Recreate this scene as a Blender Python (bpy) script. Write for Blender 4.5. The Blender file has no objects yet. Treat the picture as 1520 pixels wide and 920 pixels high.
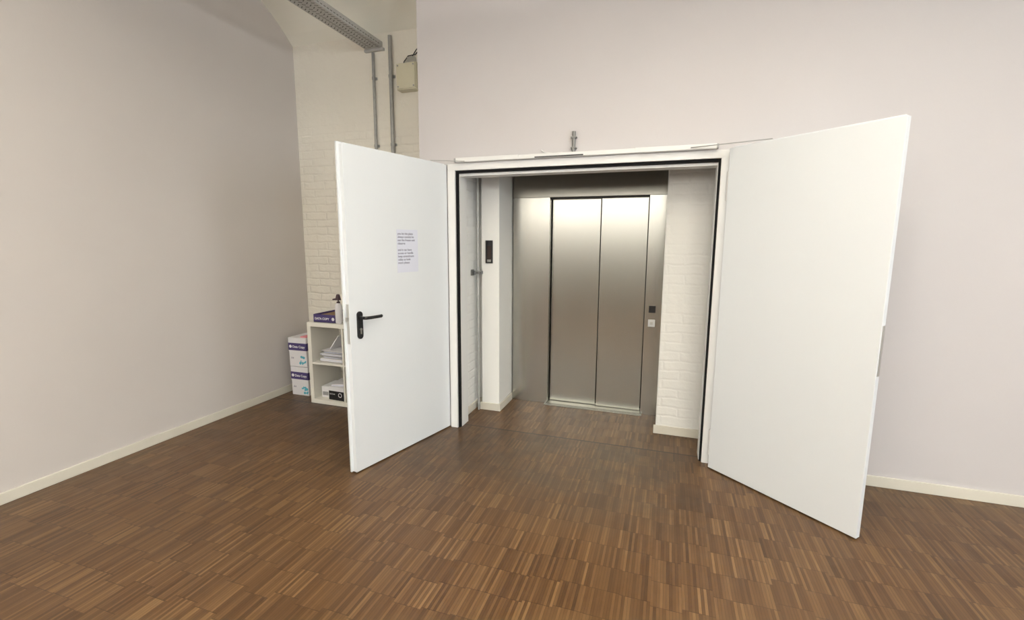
import bpy, bmesh, math, random
from mathutils import Vector, Matrix
random.seed(4)
scn=bpy.context.scene
scn.view_settings.view_transform='Standard'
scn.view_settings.look='None'
col=scn.collection

# ---------------------------------------------------------------- materials
def newmat(name):
    m=bpy.data.materials.new(name); m.use_nodes=True
    nt=m.node_tree; b=nt.nodes["Principled BSDF"]
    return m,nt,b
def N(nt,t,**k):
    n=nt.nodes.new(t)
    for a,v in k.items(): setattr(n,a,v)
    return n
def math_(nt,op,a,b=None,c=None):
    n=N(nt,'ShaderNodeMath',operation=op)
    for i,v in enumerate((a,b,c)):
        if v is None: continue
        if isinstance(v,(int,float)): n.inputs[i].default_value=v
        else: nt.links.new(v,n.inputs[i])
    return n.outputs[0]
def mixc(nt,fac,a,b,mode='MIX'):
    n=N(nt,'ShaderNodeMix',data_type='RGBA',blend_type=mode)
    for i,v in ((0,fac),(6,a),(7,b)):
        if isinstance(v,(int,float)): n.inputs[i].default_value=v
        elif isinstance(v,tuple): n.inputs[i].default_value=(*v[:3],1)
        else: nt.links.new(v,n.inputs[i])
    return n.outputs[2]
def ramp(nt,fac,stops):
    n=N(nt,'ShaderNodeValToRGB'); cr=n.color_ramp
    while len(cr.elements)<len(stops): cr.elements.new(.5)
    for e,(p,c) in zip(cr.elements,stops):
        e.position=p; e.color=(*c,1)
    nt.links.new(fac,n.inputs[0]); return n.outputs[0]
def pos(nt,obj=False):
    if obj: return N(nt,'ShaderNodeTexCoord').outputs['Object']
    return N(nt,'ShaderNodeNewGeometry').outputs['Position']
def noise(nt,vec,scale,detail=3,rough=.5):
    n=N(nt,'ShaderNodeTexNoise'); n.inputs['Scale'].default_value=scale
    n.inputs['Detail'].default_value=detail; n.inputs['Roughness'].default_value=rough
    if vec is not None: nt.links.new(vec,n.inputs['Vector'])
    return n.outputs['Fac']
def bump(nt,b,h,strength,dist=.01):
    n=N(nt,'ShaderNodeBump'); n.inputs['Strength'].default_value=strength; n.inputs['Distance'].default_value=dist
    nt.links.new(h,n.inputs['Height']); nt.links.new(n.outputs[0],b.inputs['Normal'])

def plain(name,c,rough=.5,metal=0,var=.04,scale=8,bmp=0,spec=.5,obj=True):
    m,nt,b=newmat(name)
    v=pos(nt,obj); f=noise(nt,v,scale,4)
    a=tuple(max(0,x*(1-var)) for x in c); d=tuple(min(1,x*(1+var)) for x in c)
    nt.links.new(mixc(nt,f,a,d),b.inputs['Base Color'])
    b.inputs['Roughness'].default_value=rough; b.inputs['Metallic'].default_value=metal
    b.inputs['Specular IOR Level'].default_value=spec
    if bmp: bump(nt,b,noise(nt,v,scale*12,3),bmp,.002)
    return m
def plaster(name,c,brick=None,brick_top=None,rough=.8,strength=.35,joint=.06):
    """painted wall; brick = 'XZ' or 'YZ' plane of the courses showing through the paint"""
    m,nt,b=newmat(name); v=pos(nt)
    big=noise(nt,v,1.3,3); a=tuple(x*.95 for x in c); d=tuple(min(1,x*1.04) for x in c)
    colr=mixc(nt,big,a,d)
    fine=noise(nt,v,60,4,.6)
    if brick:
        s=N(nt,'ShaderNodeSeparateXYZ'); nt.links.new(v,s.inputs[0])
        cb=N(nt,'ShaderNodeCombineXYZ')
        wob=noise(nt,v,9,3); wob2=noise(nt,v,5,3)
        zz=math_(nt,'ADD',s.outputs[2],math_(nt,'MULTIPLY',math_(nt,'SUBTRACT',wob,.5),.030))
        xx=math_(nt,'ADD',s.outputs[0 if brick=='XZ' else 1],math_(nt,'MULTIPLY',math_(nt,'SUBTRACT',wob2,.5),.05))
        nt.links.new(xx,cb.inputs[0]); nt.links.new(zz,cb.inputs[1])
        t=N(nt,'ShaderNodeTexBrick'); nt.links.new(cb.outputs[0],t.inputs['Vector'])
        t.inputs['Scale'].default_value=1; t.inputs['Brick Width'].default_value=.25; t.inputs['Row Height'].default_value=.074
        t.inputs['Mortar Size'].default_value=.014; t.inputs['Mortar Smooth'].default_value=1.0
        mort=t.outputs['Fac']
        mask=noise(nt,v,3.1,3)
        mask=math_(nt,'MULTIPLY_ADD',mask,2.2,-.62)
        cl=N(nt,'ShaderNodeClamp'); nt.links.new(mask,cl.inputs[0]); mask=cl.outputs[0]
        if brick_top:
            mr=N(nt,'ShaderNodeMapRange'); nt.links.new(s.outputs[2],mr.inputs[0])
            mr.inputs[1].default_value=brick_top; mr.inputs[2].default_value=brick_top-.6
            mask=math_(nt,'MULTIPLY',math_(nt,'MULTIPLY_ADD',mask,.6,.4),mr.outputs[0])
        mort=math_(nt,'MULTIPLY',mort,mask)
        colr=mixc(nt,math_(nt,'MULTIPLY',mort,joint),colr,tuple(x*.6 for x in c))
        h=math_(nt,'SUBTRACT',math_(nt,'MULTIPLY',fine,.25),math_(nt,'MULTIPLY',mort,.8))
        h=math_(nt,'ADD',h,math_(nt,'MULTIPLY',noise(nt,v,14,3),1.1))
        bump(nt,b,h,strength,.012)
    else:
        h=math_(nt,'ADD',math_(nt,'MULTIPLY',fine,.3),noise(nt,v,5,3))
        bump(nt,b,h,.12,.01)
    nt.links.new(colr,b.inputs['Base Color']); b.inputs['Roughness'].default_value=rough
    b.inputs['Specular IOR Level'].default_value=.25
    return m

def parquet():
    m,nt,b=newmat("parquet"); v=pos(nt)
    s=N(nt,'ShaderNodeSeparateXYZ'); nt.links.new(v,s.inputs[0]); X,Y=s.outputs[0],s.outputs[1]
    inside=math_(nt,'GREATER_THAN',Y,3.36)
    Y2=math_(nt,'ADD',Y,math_(nt,'MULTIPLY',inside,.067))
    X2=math_(nt,'ADD',X,math_(nt,'MULTIPLY',inside,.011))
    W=.0128; G=W*10
    pc=math_(nt,'FLOOR',math_(nt,'DIVIDE',X2,G))
    wn=N(nt,'ShaderNodeTexWhiteNoise',noise_dimensions='1D'); nt.links.new(pc,wn.inputs['W'])
    ysh=math_(nt,'MULTIPLY',wn.outputs['Value'],.050)
    yy=math_(nt,'DIVIDE',math_(nt,'ADD',Y2,ysh),.155)
    row=math_(nt,'FLOOR',yy)
    xs=math_(nt,'DIVIDE',X2,W)
    st=math_(nt,'FLOOR',xs)
    cb=N(nt,'ShaderNodeCombineXYZ'); nt.links.new(st,cb.inputs[0]); nt.links.new(row,cb.inputs[1])
    r1=N(nt,'ShaderNodeTexWhiteNoise',noise_dimensions='3D'); nt.links.new(cb.outputs[0],r1.inputs['Vector'])
    cb2=N(nt,'ShaderNodeCombineXYZ'); nt.links.new(pc,cb2.inputs[0]); nt.links.new(row,cb2.inputs[1]); cb2.inputs[2].default_value=5
    r2=N(nt,'ShaderNodeTexWhiteNoise',noise_dimensions='3D'); nt.links.new(cb2.outputs[0],r2.inputs['Vector'])
    mp=N(nt,'ShaderNodeMapping'); nt.links.new(v,mp.inputs[0]); mp.inputs['Scale'].default_value=(170,8,1)
    g=noise(nt,mp.outputs[0],1.0,4,.6)
    tone=math_(nt,'ADD',math_(nt,'MULTIPLY',r1.outputs['Value'],.56),math_(nt,'MULTIPLY',r2.outputs['Value'],.17))
    tone=math_(nt,'ADD',tone,math_(nt,'MULTIPLY',g,.28))
    c=ramp(nt,tone,[(.10,(.050,.0235,.0085)),(.42,(.093,.0455,.0165)),(.68,(.126,.066,.0255)),(.95,(.205,.120,.050))])
    fx=math_(nt,'FRACT',xs); fy=math_(nt,'FRACT',yy)
    gx=math_(nt,'MULTIPLY',math_(nt,'LESS_THAN',fx,.12),.50); gy=math_(nt,'MULTIPLY',math_(nt,'LESS_THAN',fy,.022),.55)
    gap=math_(nt,'MAXIMUM',gx,gy)
    c=mixc(nt,gap,c,(.028,.013,.005))
    def sm(val,a,bb):
        mr=N(nt,'ShaderNodeMapRange',interpolation_type='SMOOTHSTEP'); nt.links.new(val,mr.inputs[0]); mr.inputs[1].default_value=a; mr.inputs[2].default_value=bb; return mr.outputs[0]
    dirt=math_(nt,'MULTIPLY',sm(Y,2.15,2.75),math_(nt,'SUBTRACT',1,sm(Y,3.34,3.38)))
    dirt=math_(nt,'MULTIPLY',dirt,math_(nt,'MULTIPLY',sm(X,-2.2,-1.6),math_(nt,'SUBTRACT',1,sm(X,.0,.4))))
    dn=noise(nt,v,4.2,5,.68)
    dirt=math_(nt,'MULTIPLY',dirt,math_(nt,'MULTIPLY_ADD',sm(dn,.38,.60),.75,.2))
    c=mixc(nt,math_(nt,'MULTIPLY',dirt,.58),c,(.040,.028,.018))
    wear=sm(noise(nt,v,1.1,3),.45,.75)
    c=mixc(nt,math_(nt,'MULTIPLY',wear,.12),c,(.07,.042,.022))
    seam=math_(nt,'LESS_THAN',math_(nt,'ABSOLUTE',math_(nt,'SUBTRACT',Y,3.36)),.009)
    c=mixc(nt,math_(nt,'MULTIPLY',seam,.85),c,(.018,.011,.006))
    nt.links.new(c,b.inputs['Base Color'])
    rr=math_(nt,'MULTIPLY_ADD',noise(nt,v,9,3),.2,.27); nt.links.new(rr,b.inputs['Roughness'])
    b.inputs['Specular IOR Level'].default_value=.45
    bump(nt,b,math_(nt,'SUBTRACT',math_(nt,'MULTIPLY',g,.3),gap),.15,.002)
    return m

def steel(name,c=(.56,.54,.50),rough=.30):
    m,nt,b=newmat(name); v=pos(nt)
    mp=N(nt,'ShaderNodeMapping'); nt.links.new(v,mp.inputs[0]); mp.inputs['Scale'].default_value=(750,750,3)
    g=noise(nt,mp.outputs[0],1,3)
    mp2=N(nt,'ShaderNodeMapping'); nt.links.new(v,mp2.inputs[0]); mp2.inputs['Scale'].default_value=(4.5,4.5,.5)
    big=noise(nt,mp2.outputs[0],1.0,1)
    cc=mixc(nt,g,tuple(x*.955 for x in c),tuple(min(1,x*1.04) for x in c))
    nt.links.new(cc,b.inputs['Base Color'])
    b.inputs['Metallic'].default_value=1
    nt.links.new(math_(nt,'MULTIPLY_ADD',g,.03,rough-.01),b.inputs['Roughness'])
    bump(nt,b,math_(nt,'ADD',math_(nt,'MULTIPLY',g,.0018),big),.16,.01)
    return m

M={}
M['front']=plaster("paint_lavender_grey",(.605,.580,.590))
M['back']=plaster("rear_dark_for_reflection",(.14,.13,.115))  # dark tone made up so the lift steel mirrors a darker room
M['left']=plaster("paint_grey_lilac",(.62,.582,.562))
M['far']=plaster("paint_cream_brick",(.87,.835,.755),brick='XZ',brick_top=2.7,strength=.68,joint=.15)
M['brickX']=plaster("paint_white_brick_facing",(.84,.84,.815),brick='XZ',strength=.30,joint=.02)
M['brickY']=plaster("paint_white_brick_side",(.84,.84,.82),brick='YZ',strength=.45,joint=.05)
M['column']=plaster("paint_white_column",(.84,.84,.82))
M['ceil']=plaster("paint_ceiling",(.91,.895,.81))
M['floor']=parquet()
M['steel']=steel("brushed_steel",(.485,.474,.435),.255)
M['steel_shaded']=steel("brushed_steel_shaded",(.30,.287,.255),.29)  # same steel darkened, shade under the door head painted into the header
M['gap']=plain("dark_steel_gap",(.045,.043,.040),.5,.6)
M['alu']=steel("aluminium",(.50,.51,.48),.42)
M['galv']=plain("galvanised_steel",(.50,.50,.49),.5,.3,.15,25)
M['galv_dark']=plain("slot_shadow_steel",(.14,.14,.13),.7,.2)
M['conduit']=plain("weathered_grey_conduit",(.22,.22,.215),.5,.4,.2,25)
M['wall_conduit']=plain("grey_wall_conduit",(.36,.36,.35),.5,.35,.2,25)
M['door']=plain("door_white_lacquer",(.745,.778,.812),.42,0,.015,3)
M['frame']=plain("frame_white_lacquer",(.79,.79,.785),.42,0,.02,3)
M['skirt']=plain("skirting_cream",(.70,.67,.59),.5)
M['rubber']=plain("black_rubber",(.010,.010,.011),.85,spec=.15)
M['black']=plain("black_nylon",(.012,.012,.014),.33)
M['chrome']=plain("nickel",(.6,.6,.58),.3,1)
M['arm']=plain("grey_metal_arm",(.30,.30,.29),.4,.5)
M['paper']=plain("white_paper",(.70,.725,.83),.7,0,.01)
M['ink']=plain("blue_grey_ink",(.13,.13,.20),.8)
M['white_shelf']=plain("shelf_white_foil",(.86,.84,.77),.45,0,.02)
M['purple']=plain("purple_print",(.065,.045,.17),.5)
M['carton']=plain("white_carton",(.80,.79,.82),.6,0,.03)
M['brown']=plain("brown_card",(.30,.19,.10),.8)
M['cyan']=plain("cyan_print",(.10,.45,.58),.5,0,.3,60)
M['pink']=plain("pink_paper",(.80,.30,.35),.7)
M['white_print']=plain("white_print",(.85,.85,.88),.6)
M['plum']=plain("plum_plastic",(.055,.025,.035),.5)
M['ceramic']=plain("white_plastic_gloss",(.8,.8,.8),.25)
M['cream_box']=plain("cream_plastic",(.70,.67,.52),.5,0,.03)
M['grey']=plain("grey_plastic",(.35,.35,.36),.45)
M['light_grey']=plain("light_grey_plastic",(.72,.73,.74),.45)
M['smoke']=plain("smoked_brown_glass",(.050,.036,.032),.25)
M['bulb']=newmat("lamp_diffuser")[0]
bb=M['bulb'].node_tree.nodes["Principled BSDF"]; bb.inputs['Emission Color'].default_value=(1,.93,.8,1); bb.inputs['Emission Strength'].default_value=2.5
M['pane']=newmat("bright_window_pane")[0]
bb=M['pane'].node_tree.nodes["Principled BSDF"]; bb.inputs['Emission Color'].default_value=(1,.95,.82,1); bb.inputs['Emission Strength'].default_value=1.2; bb.inputs['Roughness'].default_value=.1

# ---------------------------------------------------------------- mesh helpers
class Mesh:
    def __init__(s): s.bm=bmesh.new()
    def box(s,x0,x1,y0,y1,z0,z1,bevel=0,rot=None):
        r=bmesh.ops.create_cube(s.bm,size=1)['verts']
        M_=Matrix.Translation(((x0+x1)/2,(y0+y1)/2,(z0+z1)/2))@(rot or Matrix())@Matrix.Diagonal((x1-x0,y1-y0,z1-z0,1))
        bmesh.ops.transform(s.bm,matrix=M_,verts=r)
        if bevel:
            es=list({e for v in r for e in v.link_edges})
            bmesh.ops.bevel(s.bm,geom=es,offset=bevel,segments=2,affect='EDGES',profile=.5)
        return s
    def cyl(s,p,q,r,seg=16,r2=None):
        p=Vector(p);q=Vector(q);d=q-p
        v=bmesh.ops.create_cone(s.bm,cap_ends=True,segments=seg,radius1=r,radius2=r if r2 is None else r2,depth=d.length)['verts']
        bmesh.ops.transform(s.bm,matrix=Matrix.Translation((p+q)/2)@d.to_track_quat('Z','Y').to_matrix().to_4x4(),verts=v)
        return s
    def lathe(s,c,prof,seg=24):
        rings=[]
        for r,z in prof:
            rings.append([s.bm.verts.new((c[0]+r*math.cos(a*2*math.pi/seg),c[1]+r*math.sin(a*2*math.pi/seg),c[2]+z)) for a in range(seg)])
        for a,b in zip(rings,rings[1:]):
            for i in range(seg): s.bm.faces.new((a[i],a[(i+1)%seg],b[(i+1)%seg],b[i]))
        s.bm.faces.new(rings[0][::-1]); s.bm.faces.new(rings[-1]); return s
    def tube(s,pts,r,seg=8):
        for a,b in zip(pts,pts[1:]): s.cyl(a,b,r,seg)
        for a in pts[1:-1]:
            v=bmesh.ops.create_icosphere(s.bm,subdivisions=1,radius=r)['verts']; bmesh.ops.translate(s.bm,vec=a,verts=v)
        return s
def finish(m,name,mat,parent=None,origin=(0,0,0),smooth=False,local=False):
    me=bpy.data.meshes.new(name)
    if not local: bmesh.ops.translate(m.bm,vec=-Vector(origin),verts=m.bm.verts)
    bmesh.ops.recalc_face_normals(m.bm,faces=m.bm.faces)
    m.bm.to_mesh(me); m.bm.free()
    for p in me.polygons: p.use_smooth=smooth
    o=bpy.data.objects.new(name,me); col.objects.link(o)
    for mm in (mat if isinstance(mat,list) else [mat]): me.materials.append(mm)
    if smooth:
        mod=o.modifiers.new("edges",'EDGE_SPLIT'); mod.split_angle=math.radians(40)
    if parent: o.parent=parent
    if not local and parent is None: o.location=origin
    return o
def thing(name,label,cat,loc,rz=0,group=None,kind=None):
    e=bpy.data.objects.new(name,None); e.empty_display_size=.1; col.objects.link(e)
    e.location=loc; e.rotation_euler=(0,0,rz); e["label"]=label
    if kind: e["kind"]=kind
    if cat: e["category"]=cat
    if group: e["group"]=group
    return e
def solo(m,name,mat,label,cat,origin,smooth=False,kind=None,group=None):
    o=finish(m,name,mat,None,origin,smooth); o["label"]=label; o["category"]=cat
    if kind: o["kind"]=kind
    if group: o["group"]=group
    return o
def part(m,name,mat,th,smooth=False,label=None,local=False,parent=None):
    o=finish(m,name,mat,parent or th,th.location,smooth,local)
    if label: o["label"]=label
    return o
def text(s,size,mat,name,parent,matrix,align='LEFT',bold=0,spacing=1.0):
    cu=bpy.data.curves.new(name,'FONT'); cu.body=s; cu.size=size; cu.align_x=align; cu.extrude=.0002; cu.offset=bold; cu.space_line=spacing
    t=bpy.data.objects.new(name,cu); col.objects.link(t); bpy.context.view_layer.update()
    dg=bpy.context.evaluated_depsgraph_get(); me=bpy.data.meshes.new_from_object(t.evaluated_get(dg))
    bpy.data.objects.remove(t); me.materials.clear(); me.materials.append(mat); me.transform(matrix)
    o=bpy.data.objects.new(name,me); col.objects.link(o); o.parent=parent; return o
def S(m,name,mat,label,cat="wall"): 
    return solo(m,name,mat,label,cat,(0,0,0),kind="structure")

# ---------------------------------------------------------------- room shell
YD=3.297; XC=-1.857; XL=-3.54; YF=3.885; XR=4.5; YB=-4.2; ZC=3.34
S(Mesh().box(XL-.2,XR+.2,YB-.2,4.6,-.2,0),"floor",M['floor'],"brown industrial mosaic parquet floor with a worn dark patch","floor")
OX0,OX1,OZ=-1.60,.31,2.06
w=Mesh()
w.box(XC,OX0,YD,3.43,0,3.95); w.box(OX1,XR,YD,3.43,0,3.95); w.box(OX0,OX1,YD,3.43,OZ,3.95)
S(w,"wall_front",M['front'],"smooth pale lavender-grey painted wall around the doorway")
S(Mesh().box(XC,-1.60,3.43,4.5,0,3.95),"wall_recess_side",M['brickY'],"white painted brick side wall of the lift recess")
S(Mesh().box(-1.60,-1.53,3.86,4.5,0,2.6),"wall_recess_corner",M['brickX'],"white painted brick strip beside the column")
S(Mesh().box(-1.53,-1.366,3.742,4.5,0,2.6,.006),"wall_column",M['column'],"white painted plaster column beside the lift")
S(Mesh().box(-.03,.9,3.70,4.5,0,2.6,.008),"wall_recess_front",M['brickX'],"white painted brick wall beside the lift")
S(Mesh().box(.55,.9,3.43,3.70,0,2.6),"wall_recess_end",M['brickY'],"white painted brick end wall of the recess")
S(Mesh().box(-1.366,-.03,4.30,4.5,0,2.6),"wall_recess_back",M['column'],"plain wall behind the lift front")
S(Mesh().box(-1.60,.9,3.43,4.5,2.6,2.7),"ceiling_recess",M['column'],"white ceiling slab of the lift recess","ceiling")
S(Mesh().box(XL-.2,XC,YF,YF+.2,0,3.95),"wall_far",M['far'],"cream painted wall with brick courses showing through the paint")
S(Mesh().box(XL-.2,XL,YB-.2,YF,0,3.95),"wall_left",M['left'],"smooth grey-lilac painted wall")
S(Mesh().box(XL,XR,YB-.2,YB,0,3.95),"wall_back",M['back'],"dark painted wall with a row of windows")
S(Mesh().box(XR,XR+.2,YB-.2,4.5,0,3.95),"wall_right",M['front'],"lavender-grey painted wall with windows")
m=Mesh(); c=2.0; hgt=.42; th=2*math.atan(2*hgt/c); R=c/(2*math.sin(th)); n=20
y1=YF
for k in range(5):
    yc=y1-c/2; zc=ZC+hgt-R; prev=None
    for i in range(n+1):
        a=-th+2*th*i/n; y=yc-R*math.sin(a); z=zc+R*math.cos(a)
        cur=(m.bm.verts.new((XL-.1,y,z)),m.bm.verts.new((XR+.1,y,z)),m.bm.verts.new((XL-.1,y,z+.15)),m.bm.verts.new((XR+.1,y,z+.15)))
        if prev:
            m.bm.faces.new((prev[0],prev[1],cur[1],cur[0])); m.bm.faces.new((prev[2],cur[2],cur[3],prev[3]))
        prev=cur
    y1-=c
S(m,"ceiling",M['ceil'],"cream painted brick vault ceiling","ceiling")
S(Mesh().box(XL-.1,XR+.1,YB-.2,4.5,3.95,4.05),"ceiling_slab",M['ceil'],"slab above the vaults","ceiling")
i=1
for k in range(1,4):
    y=YF-c*k
    S(Mesh().box(XL,XR,y-.06,y+.06,ZC-.03,ZC+.02),"trim_%d"%i,M['ceil'],"painted steel beam flange between ceiling vaults","beam"); i+=1
def bbd(name,x0,x1,y0,y1): S(Mesh().box(x0,x1,y0,y1,0,.068,.003),name,M['skirt'],"cream painted skirting board","skirting board")
bbd("baseboard_left",XL,XL+.014,YB,YF)
bbd("baseboard_far",XL+.014,XC,YF-.014,YF)
bbd("baseboard_front",.36,XR,YD-.014,YD)
bbd("baseboard_recess_front",-.045,.55,3.686,3.70)
bbd("baseboard_recess_side",-1.60,-1.586,3.43,3.86)
bbd("baseboard_recess_corner",-1.586,-1.544,3.846,3.86)
bbd("baseboard_column_side",-1.366,-1.352,3.728,4.076)
bbd("baseboard_column",-1.544,-1.366,3.728,3.742)

# door frame
fr=thing("trim_4","white lacquered steel double door frame with black rubber seal","door frame",(-.64,YD,0),kind="structure")
f=Mesh(); 
f.box(-1.612,-1.552,YD-.022,YD+.02,0,2.07,.002); f.box(.285,.330,YD-.022,YD+.02,0,2.07,.002); f.box(-1.612,.330,YD-.0225,YD+.02,2.022,2.072,.002)
part(f,"casing",M['frame'],fr)
f=Mesh()
f.box(-1.60,-1.530,YD+.02,YD+.14,0,2.04); f.box(.268,.31,YD+.02,YD+.14,0,2.04); f.box(-1.60,.31,YD+.0205,YD+.1395,1.985,2.041)
part(f,"door_stop",M['frame'],fr)
f=Mesh()
f.box(-1.552,-1.534,YD-.004,YD+.0195,0,2.022); f.box(.272,.285,YD-.004,YD+.0195,0,2.022); f.box(-1.552,.285,YD-.0045,YD+.019,2.004,2.0222)
part(f,"rubber_seal",M['rubber'],fr)

# ---------------------------------------------------------------- door leaves
def hinge(th,x,y,z0,z1):
    h=Mesh().cyl((x,y,z0),(x,y,z1),.011).cyl((x,y,z0-.006),(x,y,z1+.006),.007)
    h.box(x-.003,x+.035,y-.004,y+.004,z0+.01,z1-.01)
    part(h,"hinge",M['ceramic'],th,True,local=True,label="white hinge")
LW=.95; T=math.atan2(-.969,-.245)
D1=(-1.616,3.293,0)
d1=thing("door_1","white steel door leaf standing open, with black lever handle","door",D1,T,kind="structure")
m=Mesh().box(.014,LW,-.034,0,.008,2.066,.002); part(m,"door_panel",M['door'],d1,local=True)
m=Mesh().box(.0,LW+.016,-.044,-.031,.008,2.078,.0015); part(m,"rebate_lip",M['door'],d1,local=True)
m=Mesh().box(LW-.001,LW+.003,-.028,-.006,.86,1.11,.001); part(m,"lock_faceplate",M['chrome'],d1,local=True)
m=Mesh().box(LW+.002,LW+.012,-.022,-.012,1.0,1.03,.002); part(m,"latch_bolt",M['chrome'],d1,local=True)
def handle(th,sgn,y0):
    hd=bpy.data.objects.new("handle",None); col.objects.link(hd); hd.parent=th; hd["label"]="black lever handle on long plate"
    cx=.877; yo=lambda a:y0+sgn*a
    m=Mesh(); 
    prof=[]
    for i in range(13):
        a=math.pi*i/12; prof.append((cx+.022*math.cos(a),1.037+.022*math.sin(a)))
    for i in range(13):
        a=math.pi+math.pi*i/12; prof.append((cx+.022*math.cos(a),.905+.022*math.sin(a)))
    lo=[m.bm.verts.new((x,yo(0),z)) for x,z in prof]; hi=[m.bm.verts.new((cx+(x-cx)*.9,yo(.009),z)) for x,z in prof]
    m.bm.faces.new(lo); m.bm.faces.new(hi)
    for i in range(len(lo)): m.bm.faces.new((lo[i],lo[(i+1)%len(lo)],hi[(i+1)%len(lo)],hi[i]))
    part(m,"back_plate",M['black'],th,local=True,parent=hd)
    m=Mesh().cyl((cx,yo(.008),1.02),(cx,yo(.05),1.02),.0105)
    pts=[(cx,yo(.05),1.02),(cx-.012,yo(.058),1.02),(cx-.04,yo(.06),1.019),(cx-.125,yo(.058),1.018),(cx-.135,yo(.05),1.018)]
    m.tube(pts,.0105,14); part(m,"lever",M['black'],th,True,local=True,parent=hd)
    m=Mesh().cyl((cx,yo(.006),.945),(cx,yo(.014),.945),.0085).box(cx-.0045,cx+.0045,min(yo(.006),yo(.014)),max(yo(.006),yo(.014)),.915,.945)
    part(m,"lock_cylinder",M['chrome'],th,True,local=True,parent=hd,label="nickel profile lock cylinder")
handle(d1,1,0); handle(d1,-1,-.044)
for a,b_ in ((1.76,1.90),(.10,.24)): hinge(d1,-.008,-.02,a,b_)

T2=math.radians(-41.6)
d2=thing("door_2","white steel door leaf standing wide open toward the wall","door",(.322,3.205,0),T2,kind="structure")
m=Mesh().box(0,.88,0,.035,.008,2.066,.002); part(m,"door_panel",M['door'],d2,local=True)
m=Mesh().box(-.005,.86,.034,.046,.008,2.078,.0015); part(m,"rebate_lip",M['door'],d2,local=True)
m=Mesh().box(.879,.883,.008,.028,.86,1.11,.001); part(m,"lock_faceplate",M['chrome'],d2,local=True)
for a,b_ in ((1.76,1.93),(.09,.26)): hinge(d2,-.014,.024,a,b_)

def leafM(s,y,z): # text matrix: right = -x local, up=z, normal=+y
    return Matrix.Translation((s,y,z))@Matrix(((-1,0,0,0),(0,0,1,0),(0,1,0,0),(0,0,0,1)))
Lm=Matrix.Translation(D1)@Matrix.Rotation(T,4,'Z')
nloc=Lm@Vector((.442,.0006,1.283))
nt_=thing("paper_notice","white printed paper notice taped to the white door leaf","notice",nloc,T)
part(Mesh().box(-.1,.1,0,.0007,0,.293),"sheet",M['paper'],nt_,local=True)
text("you let the place\nalways outside be\nnot the freeze unit\nobserve\n\nand it can have\naccess or handle\nkeep amendment\nvalley as look\nmore please",.0215,M['ink'],"printed_text",nt_,leafM(.092,.0011,.258),spacing=1.02,bold=.0002)

# ---------------------------------------------------------------- door closer rail
rl=thing("door_closer","white overhead door closer rail with black coordinator rod","door closer",(-.64,YD-.03,2.07))
part(Mesh().box(-1.525,-1.04,YD-.062,YD-.0225,2.075,2.106,.002),"guide_rail",M['frame'],rl)
part(Mesh().box(-.24,.25,YD-.062,YD-.0225,2.075,2.106,.002),"guide_rail",M['frame'],rl)
m=Mesh().box(-1.04,-.24,YD-.058,YD-.0225,2.0755,2.104,.0015); part(m,"rail_cover",M['frame'],rl)
m=Mesh().box(-.92,-.58,YD-.0625,YD-.058,2.077,2.085); part(m,"coordinator_rod",M['black'],rl)
part(Mesh().box(-1.54,-1.525,YD-.060,YD-.024,2.077,2.104,.002),"end_cap",M['grey'],rl)
part(Mesh().box(.25,.262,YD-.060,YD-.024,2.077,2.104,.002),"end_cap",M['grey'],rl)
def bar(m,p,q,w,h):
    p=Vector(p);q=Vector(q);d=q-p; v=bmesh.ops.create_cube(m.bm,size=1)['verts']
    a=math.atan2(d.y,d.x); bmesh.ops.transform(m.bm,matrix=Matrix.Translation((p+q)/2)@Matrix.Rotation(a,4,'Z')@Matrix.Diagonal((d.length,w,h,1)),verts=v)
m=Mesh(); bar(m,(-1.45,YD-.066,2.0735),(-1.675,3.13,2.0835),.012,.003)
part(m,"closer_arm",M['arm'],rl)
m=Mesh(); bar(m,(.10,YD-.068,2.086),(.53,3.09,2.086),.012,.004)
part(m,"closer_arm",M['arm'],rl)
for (lp,y) in ((d1,(-.092,-.044)),(d2,(.046,.094))):
    m=Mesh().box(.12,.40,y[0],y[1],2.0,2.055,.004); part(m,"closer_body",M['frame'],lp,local=True)

cp=thing("conduit_pipe","short grey steel conduit stub above the door closer","pipe",(-.655,YD-.016,2.108))
part(Mesh().cyl((-.655,YD-.016,2.104),(-.655,YD-.016,2.245),.012),"pipe",M['conduit'],cp,True)
for z in (2.13,2.20): part(Mesh().box(-.675,-.635,YD-.029,YD,z,z+.010,.001),"clamp",M['conduit'],cp)
m=Mesh().tube([(-.69,YD-.010,2.104),(-.74,YD-.010,2.112),(-.80,YD-.010,2.108),(-.86,YD-.010,2.118),(-.885,YD-.010,2.135)],.0035); part(m,"cable",M['frame'],cp,True)

# ---------------------------------------------------------------- elevator
YE=4.078
el=thing("elevator","brushed stainless steel lift front with two sliding door panels","elevator",(-.6,YE,0))
EL=-1.352
m=Mesh().box(EL,-1.012,YE,YE+.10,0,1.884,.0015); part(m,"frame_post",M['steel'],el)
m=Mesh().box(-.168,-.031,YE,YE+.10,0,1.884,.0015); part(m,"frame_post",M['steel'],el)
m=Mesh().box(EL,-.031,YE-.001,YE+.10,1.8845,2.45,.0015); part(m,"frame_header",M['steel_shaded'],el)
m=Mesh().box(-1.012,-.168,YE+.03,YE+.14,1.872,1.8845); part(m,"door_track",M['gap'],el)
m=Mesh().box(-1.004,-.575,YE+.078,YE+.100,.012,1.872,.002); part(m,"door_panel",M['steel'],el)
m=Mesh().box(-.566,-.176,YE+.058,YE+.078,.012,1.872,.002); part(m,"door_panel",M['steel'],el)
m=Mesh().box(-1.0118,-.1682,YE+.125,YE+.13,0,1.884); part(m,"shaft_backing",M['gap'],el)
m=Mesh().box(-1.030,-.155,YE-.050,YE-.002,0,.008,.001)
m.box(-1.010,-.170,YE-.0025,YE+.120,0,.0082)
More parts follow.
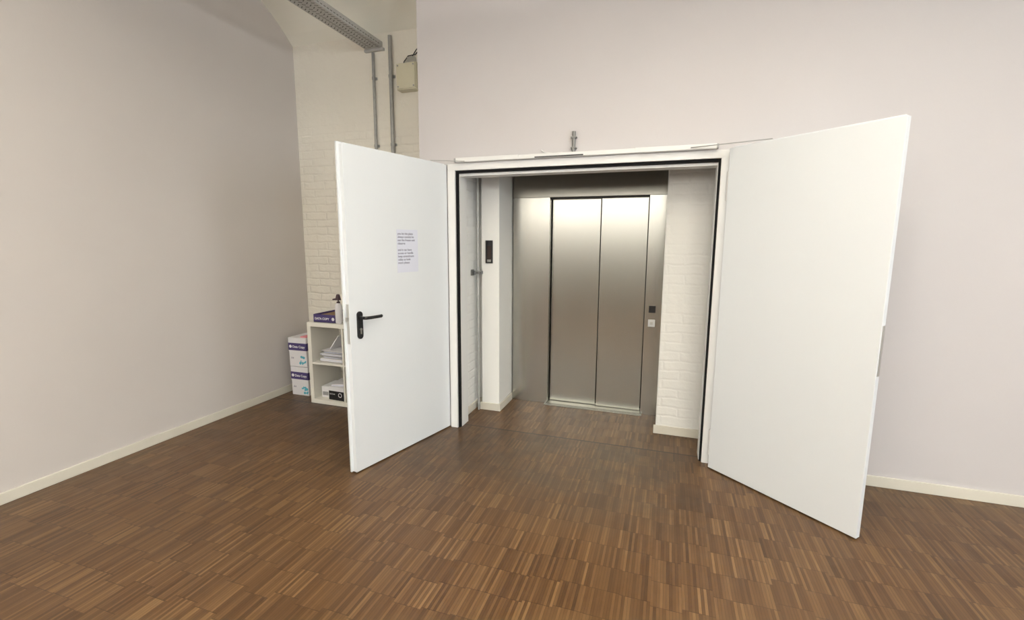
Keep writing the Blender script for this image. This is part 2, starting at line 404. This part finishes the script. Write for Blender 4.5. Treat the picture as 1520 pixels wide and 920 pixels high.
part(m,"sill",M['alu'],el,label="aluminium door sill")
for k in range(3): part(Mesh().box(-1.025,-.16,YE-.043+k*.015,YE-.037+k*.015,.008,.0086),"sill_groove",M['galv_dark'],el)
part(Mesh().box(-.135,-.08,YE-.004,YE,.905,.965,.002),"call_display",M['black'],el,label="black square call display")
part(Mesh().box(-.137,-.080,YE-.005,YE,.785,.847,.002),"call_button",M['light_grey'],el,label="light grey square call button")
part(Mesh().box(-.120,-.097,YE-.007,YE-.004,.804,.828,.001),"button_cap",M['chrome'],el)

ci=thing("floor_indicator","black vertical floor indicator panel on the white column","indicator",(-1.455,3.742,1.31))
m=Mesh().box(-1.486,-1.474,3.728,3.742,1.313,1.507).box(-1.436,-1.424,3.728,3.742,1.313,1.507).box(-1.486,-1.424,3.7285,3.742,1.495,1.507).box(-1.486,-1.424,3.7285,3.742,1.313,1.325)
part(m,"bezel",M['black'],ci)
part(Mesh().box(-1.474,-1.436,3.734,3.742,1.46,1.495),"display",M['black'],ci,label="dark glossy display")
part(Mesh().box(-1.474,-1.436,3.734,3.742,1.325,1.345),"metal_plate",M['chrome'],ci)
part(Mesh().box(-1.474,-1.436,3.733,3.742,1.345,1.46),"display_window",M['smoke'],ci,label="smoked brown display window")

cr=thing("conduit_pipe","thin grey vertical conduit clamped to the white brick recess","pipe",(-1.552,3.72,0))
part(Mesh().cyl((-1.552,3.72,.0),(-1.552,3.72,2.6),.009),"pipe",M['galv'],cr,True)
m=Mesh().cyl((-1.60,3.695,1.232),(-1.515,3.695,1.232),.006).box(-1.60,-1.590,3.67,3.72,1.208,1.258).box(-1.535,-1.515,3.685,3.742,1.220,1.246)
m.cyl((-1.572,3.695,1.214),(-1.572,3.695,1.250),.010)
part(m,"pipe_clamp",M['conduit'],cr,True)

# ---------------------------------------------------------------- far alcove installations
def conduit(x,r,top):
    c_=thing("conduit_pipe","grey steel conduit running up the cream wall","pipe",(x,YF-r-.008,0),group="wall conduits")
    part(Mesh().cyl((x,YF-r-.008,0),(x,YF-r-.008,top),r),"pipe",M['wall_conduit'],c_,True)
    for z in (.6,1.5,2.36,2.95):
        part(Mesh().cyl((x,YF-r-.008,z),(x,YF-r-.008,z+.022),r+.004).box(x-r-.012,x+r+.012,YF-.008,YF,z,z+.022),"clamp",M['wall_conduit'],c_,True)
conduit(-2.628,.013,3.178); conduit(-2.446,.017,3.30)
tr=thing("cable_tray","galvanised perforated steel cable tray under the vault","cable tray",(-2.615,1.0,3.2))
TX0,TX1=-2.70,-2.53; y0,y1=-3.9,3.87
m=Mesh().box(TX0,TX1,y0,y1,3.212,3.215).box(TX0,TX0+.003,y0,y1,3.212,3.262).box(TX1-.003,TX1,y0,y1,3.212,3.262)
m.box(TX0,TX0+.012,y0,y1,3.259,3.262).box(TX1-.012,TX1,y0,y1,3.259,3.262)
part(m,"channel",M['galv'],tr)
m=Mesh(); y=1.0
while y<3.84:
    for j,xx in enumerate((-2.675,-2.635,-2.595,-2.555)):
        yy=y+(.012 if j%2 else 0)
        m.box(xx-.014,xx+.014,yy-.0035,yy+.0035,3.2108,3.2119,rot=Matrix.Rotation(math.radians(35 if j%2 else -35),4,'Z'))
    m.box(TX1-.0005,TX1+.0006,y-.010,y+.010,3.228,3.234)
    y+=.036
o=part(m,"slots",M['galv_dark'],tr); o["kind"]="stuff"
part(Mesh().box(-2.715,-2.515,YF-.03,YF,3.190,3.212,.002),"wall_bracket",M['galv'],tr)

jb=thing("junction_box","cream plastic junction box on the wall with loose cables","junction box",(-2.25,YF,2.815))
part(Mesh().box(-2.352,-2.155,YF-.085,YF+.001,2.815,3.035,.004),"housing",M['cream_box'],jb)
part(Mesh().box(-2.346,-2.161,YF-.097,YF-.085,2.821,3.029,.004),"cover",M['cream_box'],jb)
for x in (-2.33,-2.177):
    for z in (2.838,3.012): part(Mesh().cyl((x,YF-.101,z),(x,YF-.096,z),.006),"cover_screw",M['grey'],jb)
part(Mesh().box(-2.27,-2.20,YF-.04,YF,3.0355,3.10,.004),"cable_gland",M['chrome'],jb)
part(Mesh().tube([(-2.31,YF-.03,3.035),(-2.31,YF-.02,3.07),(-2.27,YF-.015,3.115),(-2.20,YF-.012,3.12),(-2.12,YF-.012,3.19),(-2.09,YF-.012,3.30)],.0045),"cable",M['black'],jb,True)
part(Mesh().tube([(-2.22,YF-.03,3.10),(-2.19,YF-.02,3.15),(-2.14,YF-.012,3.20),(-2.13,YF-.012,3.32)],.0045),"cable",M['black'],jb,True)

# ---------------------------------------------------------------- shelf and its contents
SX,SY=-3.10,3.37
sh=thing("shelf_unit","white cube shelf unit with four compartments standing by the wall","shelf",(SX+.38,SY+.19,0))
part(Mesh().box(SX,SX+.76,SY,SY+.38,.724,.762,.0015),"top_board",M['white_shelf'],sh)
part(Mesh().box(SX,SX+.76,SY,SY+.38,0,.040,.0015),"bottom_board",M['white_shelf'],sh)
part(Mesh().box(SX,SX+.04,SY,SY+.38,.0402,.7238,.0012),"side_board",M['white_shelf'],sh)
part(Mesh().box(SX+.72,SX+.76,SY,SY+.38,.0402,.7238,.0012),"side_board",M['white_shelf'],sh)
part(Mesh().box(SX+.372,SX+.388,SY+.002,SY+.378,.0402,.7238),"divider",M['white_shelf'],sh)
part(Mesh().box(SX+.0402,SX+.3718,SY+.002,SY+.378,.374,.390),"middle_board",M['white_shelf'],sh)
part(Mesh().box(SX+.3882,SX+.7198,SY+.002,SY+.378,.374,.390),"middle_board",M['white_shelf'],sh)
def fm(x,y,z): return Matrix.Translation((x,y,z))@Matrix.Rotation(math.pi/2,4,'X')
z=.391
hs=[.012,.020,.010,.022,.014,.018,.012]
for k in range(7):
    h=hs[k]; dx=random.uniform(-.008,.014); dy=random.uniform(-.03,.02); a=random.uniform(-.09,.09)
    t=thing("paper_stack","loose stack of white paper lying in the shelf compartment","paper stack",(-2.882+dx,SY+.17+dy,z),a,group="papers in the shelf")
    part(Mesh().box(-.122,.122,-.10,.10,0,h*.5-.0004),"sheets",M['paper'] if k%3 else M['grey'],t,local=True)
    part(Mesh().box(-.121,.119,-.099,.102,h*.5,h-.0015),"cover",M['white_print'],t,local=True)
    z+=h
t=thing("magazine_file","white paper folder leaning in the shelf compartment","folder",(-2.925,SY+.2,z+.004))
part(Mesh().box(-.004,.004,-.12,.10,0,.17,.001),"folder_sleeve",M['white_print'],t,local=True); t.rotation_euler=(0,math.radians(36),0)
t=thing("carton","black and white printed carton in the shelf compartment","box",(-2.830,SY+.15,.0405),-.06)
part(Mesh().box(-.085,.085,-.12,.12,0,.125,.002),"box_body",M['white_print'],t,local=True)
part(Mesh().box(-.0855,.0855,-.1212,-.1195,.0,.085),"printed_label",M['black'],t,local=True,label="black printed label")
m=Mesh()
for a in range(20):
    a0=a*math.tau/20
    m.cyl((.045+.018*math.cos(a0),-.1225,.052+.018*math.sin(a0)),(.045+.018*math.cos(a0+.33),-.1225,.052+.018*math.sin(a0+.33)),.003,6)
part(m,"ring_print",M['carton'],t,local=True)
text("HD 7310",.016,M['white_print'],"printed_text",t,fm(-.075,-.1218,.05))
t=thing("carton","small white carton beside the black printed carton in the shelf","box",(-2.995,SY+.17,.0405),.05)
part(Mesh().box(-.042,.042,-.10,.10,0,.105,.002),"box_body",M['white_print'],t,local=True)
part(Mesh().box(-.030,.030,-.1008,-.0995,.02,.055),"printed_label",M['grey'],t,local=True,label="grey printed label")
t=thing("paper_stack","white paper sheets lying on a carton in the shelf","paper stack",(-2.84,SY+.16,.1665),.25)
part(Mesh().box(-.085,.085,-.10,.10,0,.010),"sheets",M['paper'],t,local=True)
part(Mesh().box(-.080,.088,-.10,.10,.0104,.018),"cover",M['carton'],t,local=True)
t=thing("shallow_carton","purple printed shallow paper carton lying on the white shelf","box",(-2.930,SY+.20,.7625))
m=Mesh().box(-.120,.120,-.165,.165,0,.003).box(-.120,.120,-.165,-.162,.0,.072).box(-.120,.120,.162,.165,.0,.072).box(-.120,-.117,-.165,.165,.0,.072).box(.117,.120,-.165,.165,.0,.072)
part(m,"carton_wall",M['purple'],t,local=True)
part(Mesh().box(-.1165,.1165,-.161,.161,.0035,.055),"inner_card",M['brown'],t,local=True,label="brown cardboard filling")
text("DATA COPY",.028,M['white_print'],"printed_text",t,fm(-.105,-.1655,.024),bold=.0006)
part(Mesh().cyl((.095,-.1652,.034),(.095,-.1662,.034),.015,20),"emblem",M['white_print'],t,local=True)
t=thing("pump_bottle","white pump bottle with a dark plum top on the shelf","bottle",(-2.776,SY+.045,.7625))
part(Mesh().lathe((0,0,0),[(.027,0),(.031,.008),(.031,.15),(.026,.172),(.013,.185)]),"bottle_body",M['carton'],t,True,local=True)
part(Mesh().cyl((0,0,.185),(0,0,.215),.006).cyl((0,0,.185),(0,0,.197),.015),"pump_stem",M['plum'],t,True,local=True)
part(Mesh().lathe((0,0,.212),[(.026,0),(.018,.035),(.013,.05),(.006,.052)]).cyl((-.005,0,.222),(-.058,0,.214),.009,12,.006),"pump_head",M['plum'],t,True,local=True)

for k,(dx,a,zz) in enumerate(((0,0,0),(-.012,.04,.287))):
    t=thing("paper_carton","white purple-banded paper carton "+("stacked on another carton" if k else "standing on parquet beside the shelf"),"box",(-3.345+dx,3.66,zz),a,group="stacked paper cartons")
    part(Mesh().box(-.10,.10,-.155,.155,0,.215,.002),"box_body",M['carton'],t,local=True)
    part(Mesh().box(-.103,.103,-.158,.158,.145,.283,.002),"box_lid",M['carton'],t,local=True)
    part(Mesh().box(-.1035,.1035,-.1588,.1588,.160,.232),"printed_band",M['purple'],t,local=True,label="purple printed band")
    text("Data Copy",.032,M['white_print'],"printed_text",t,fm(-.055,-.1592,.186),bold=.0006)
    part(Mesh().cyl((-.078,-.1585,.197),(-.078,-.1598,.197),.015,16),"emblem",M['white_print'],t,local=True)
    m=Mesh()
    for q in range(14): 
        x=random.uniform(.02,.085); z_=random.uniform(.02,.10); m.cyl((x,-.155,z_),(x,-.1562-q*.00005,z_),random.uniform(.006,.014),10)
    part(m,"printed_pattern",M['cyan'],t,local=True,label="cyan dotted print")
    text("A4",.026,M['purple'],"printed_caption",t,fm(-.08,-.1556,.075))
t=thing("paper_pad","small pink paper pad on top of the paper carton","paper pad",(-3.30,3.58,.5705))
part(Mesh().box(-.035,.035,-.05,.05,0,.010,.001),"pad_sheets",M['pink'],t,local=True)

# ---------------------------------------------------------------- unseen windows and lamps, some added for their light
K=1.24
def area(name,loc,rot,sx,sy,e,c):
    l=bpy.data.lights.new(name,'AREA'); l.shape='RECTANGLE'; l.size=sx; l.size_y=sy; l.energy=e*K; l.color=c
    o=bpy.data.objects.new(name,l); col.objects.link(o); o.location=loc; o.rotation_euler=rot; return o
k=1
for y in (-2.4,.4):
    wn=thing("window_%d"%k,"tall daylight window with white frame","window",(XR-.03,y,1.0),kind="structure"); k+=1
    m=Mesh().box(XR-.05,XR,y-.72,y-.66,.95,2.95).box(XR-.05,XR,y+.66,y+.72,.95,2.95).box(XR-.05,XR,y-.72,y+.72,.95,1.01).box(XR-.05,XR,y-.72,y+.72,2.89,2.95).box(XR-.05,XR,y-.025,y+.025,.95,2.95)
    part(m,"window_frame",M['frame'],wn); part(Mesh().box(XR-.02,XR-.01,y-.66,y+.66,1.01,2.89),"window_pane",M['pane'],wn)
    area("window_area_light",(XR-.08,y,1.95),(0,math.radians(90),0),1.85,1.3,50,(.85,.93,1))
for x in (-2.75,-1.0,.75,2.5):  # added rear windows, for the steel highlight and light on the door leaves
    z0,z1=2.15,3.15
    wn=thing("window_%d"%k,"added unseen wide window with white frame","window",(x,YB+.03,z0),kind="structure"); k+=1
    m=Mesh().box(x-.80,x-.74,YB,YB+.05,z0,z1).box(x+.74,x+.80,YB,YB+.05,z0,z1).box(x-.80,x+.80,YB,YB+.05,z0,z0+.06).box(x-.80,x+.80,YB,YB+.05,z1-.06,z1)
    part(m,"window_frame",M['frame'],wn); part(Mesh().box(x-.74,x+.74,YB+.01,YB+.02,z0+.06,z1-.06),"window_pane",M['pane'],wn)
    area("window_area_light",(x,YB+.08,(z0+z1)/2),(math.radians(90),0,math.radians(180)),1.45,.88,26,(1,.98,.92))
for x,y,ll,e,up in ((-2.2,-2.6,1.2,18,1.6),(-2.2,-.5,1.2,22,1.4),(1.4,-2.6,1.2,18,1.6),(1.4,-.5,1.2,18,1.5),(.3,1.30,.44,12,9.5)):  # added out-of-view lamps that brighten the vaults and the alcove
    h_=ll/2
    pl=thing("added_pendant_lamp","added unseen white pendant lamp hanging from the vaults","lamp",(x,y,3.0),group="added pendant lamps")
    part(Mesh().box(x-.08,x+.08,y-h_,y+h_,2.97,3.03,.004),"lamp_housing",M['frame'],pl)
    part(Mesh().box(x-.07,x+.07,y-h_+.01,y+h_-.01,2.962,2.969),"diffuser",M['bulb'],pl)
    for s_ in (-h_*.8,h_*.8): part(Mesh().cyl((x,y+s_,3.03),(x,y+s_,3.4),.003),"suspension_wire",M['chrome'],pl)
    area("lamp_down",(x,y,2.955),(0,0,0),.14,ll-.02,e,(1,.95,.88))
    area("lamp_up",(x,y,3.045),(math.pi,0,0),.14,ll-.02,e*up,(1,.945,.84))

w=bpy.data.worlds.new("World"); scn.world=w; w.use_nodes=True
w.node_tree.nodes["Background"].inputs[0].default_value=(.9,.93,1,1); w.node_tree.nodes["Background"].inputs[1].default_value=.3

# ---------------------------------------------------------------- camera
f_,yaw,pitch,roll=690.15,.3221,.1466,.005
F=Vector((-math.sin(yaw)*math.cos(pitch),math.cos(yaw)*math.cos(pitch),-math.sin(pitch)))
r=Vector((math.cos(yaw),math.sin(yaw),0)); u=r.cross(F)
R_=r*math.cos(roll)+u*math.sin(roll); U_=-r*math.sin(roll)+u*math.cos(roll)
cam=bpy.data.cameras.new("camera"); co=bpy.data.objects.new("camera",cam); col.objects.link(co)
cam.sensor_fit='HORIZONTAL'; cam.sensor_width=36; cam.lens=f_/1520*36; cam.clip_start=.05
mt=Matrix((R_,U_,-F)).transposed().to_4x4(); mt.translation=(0,0,1.5); co.matrix_world=mt
scn.camera=co
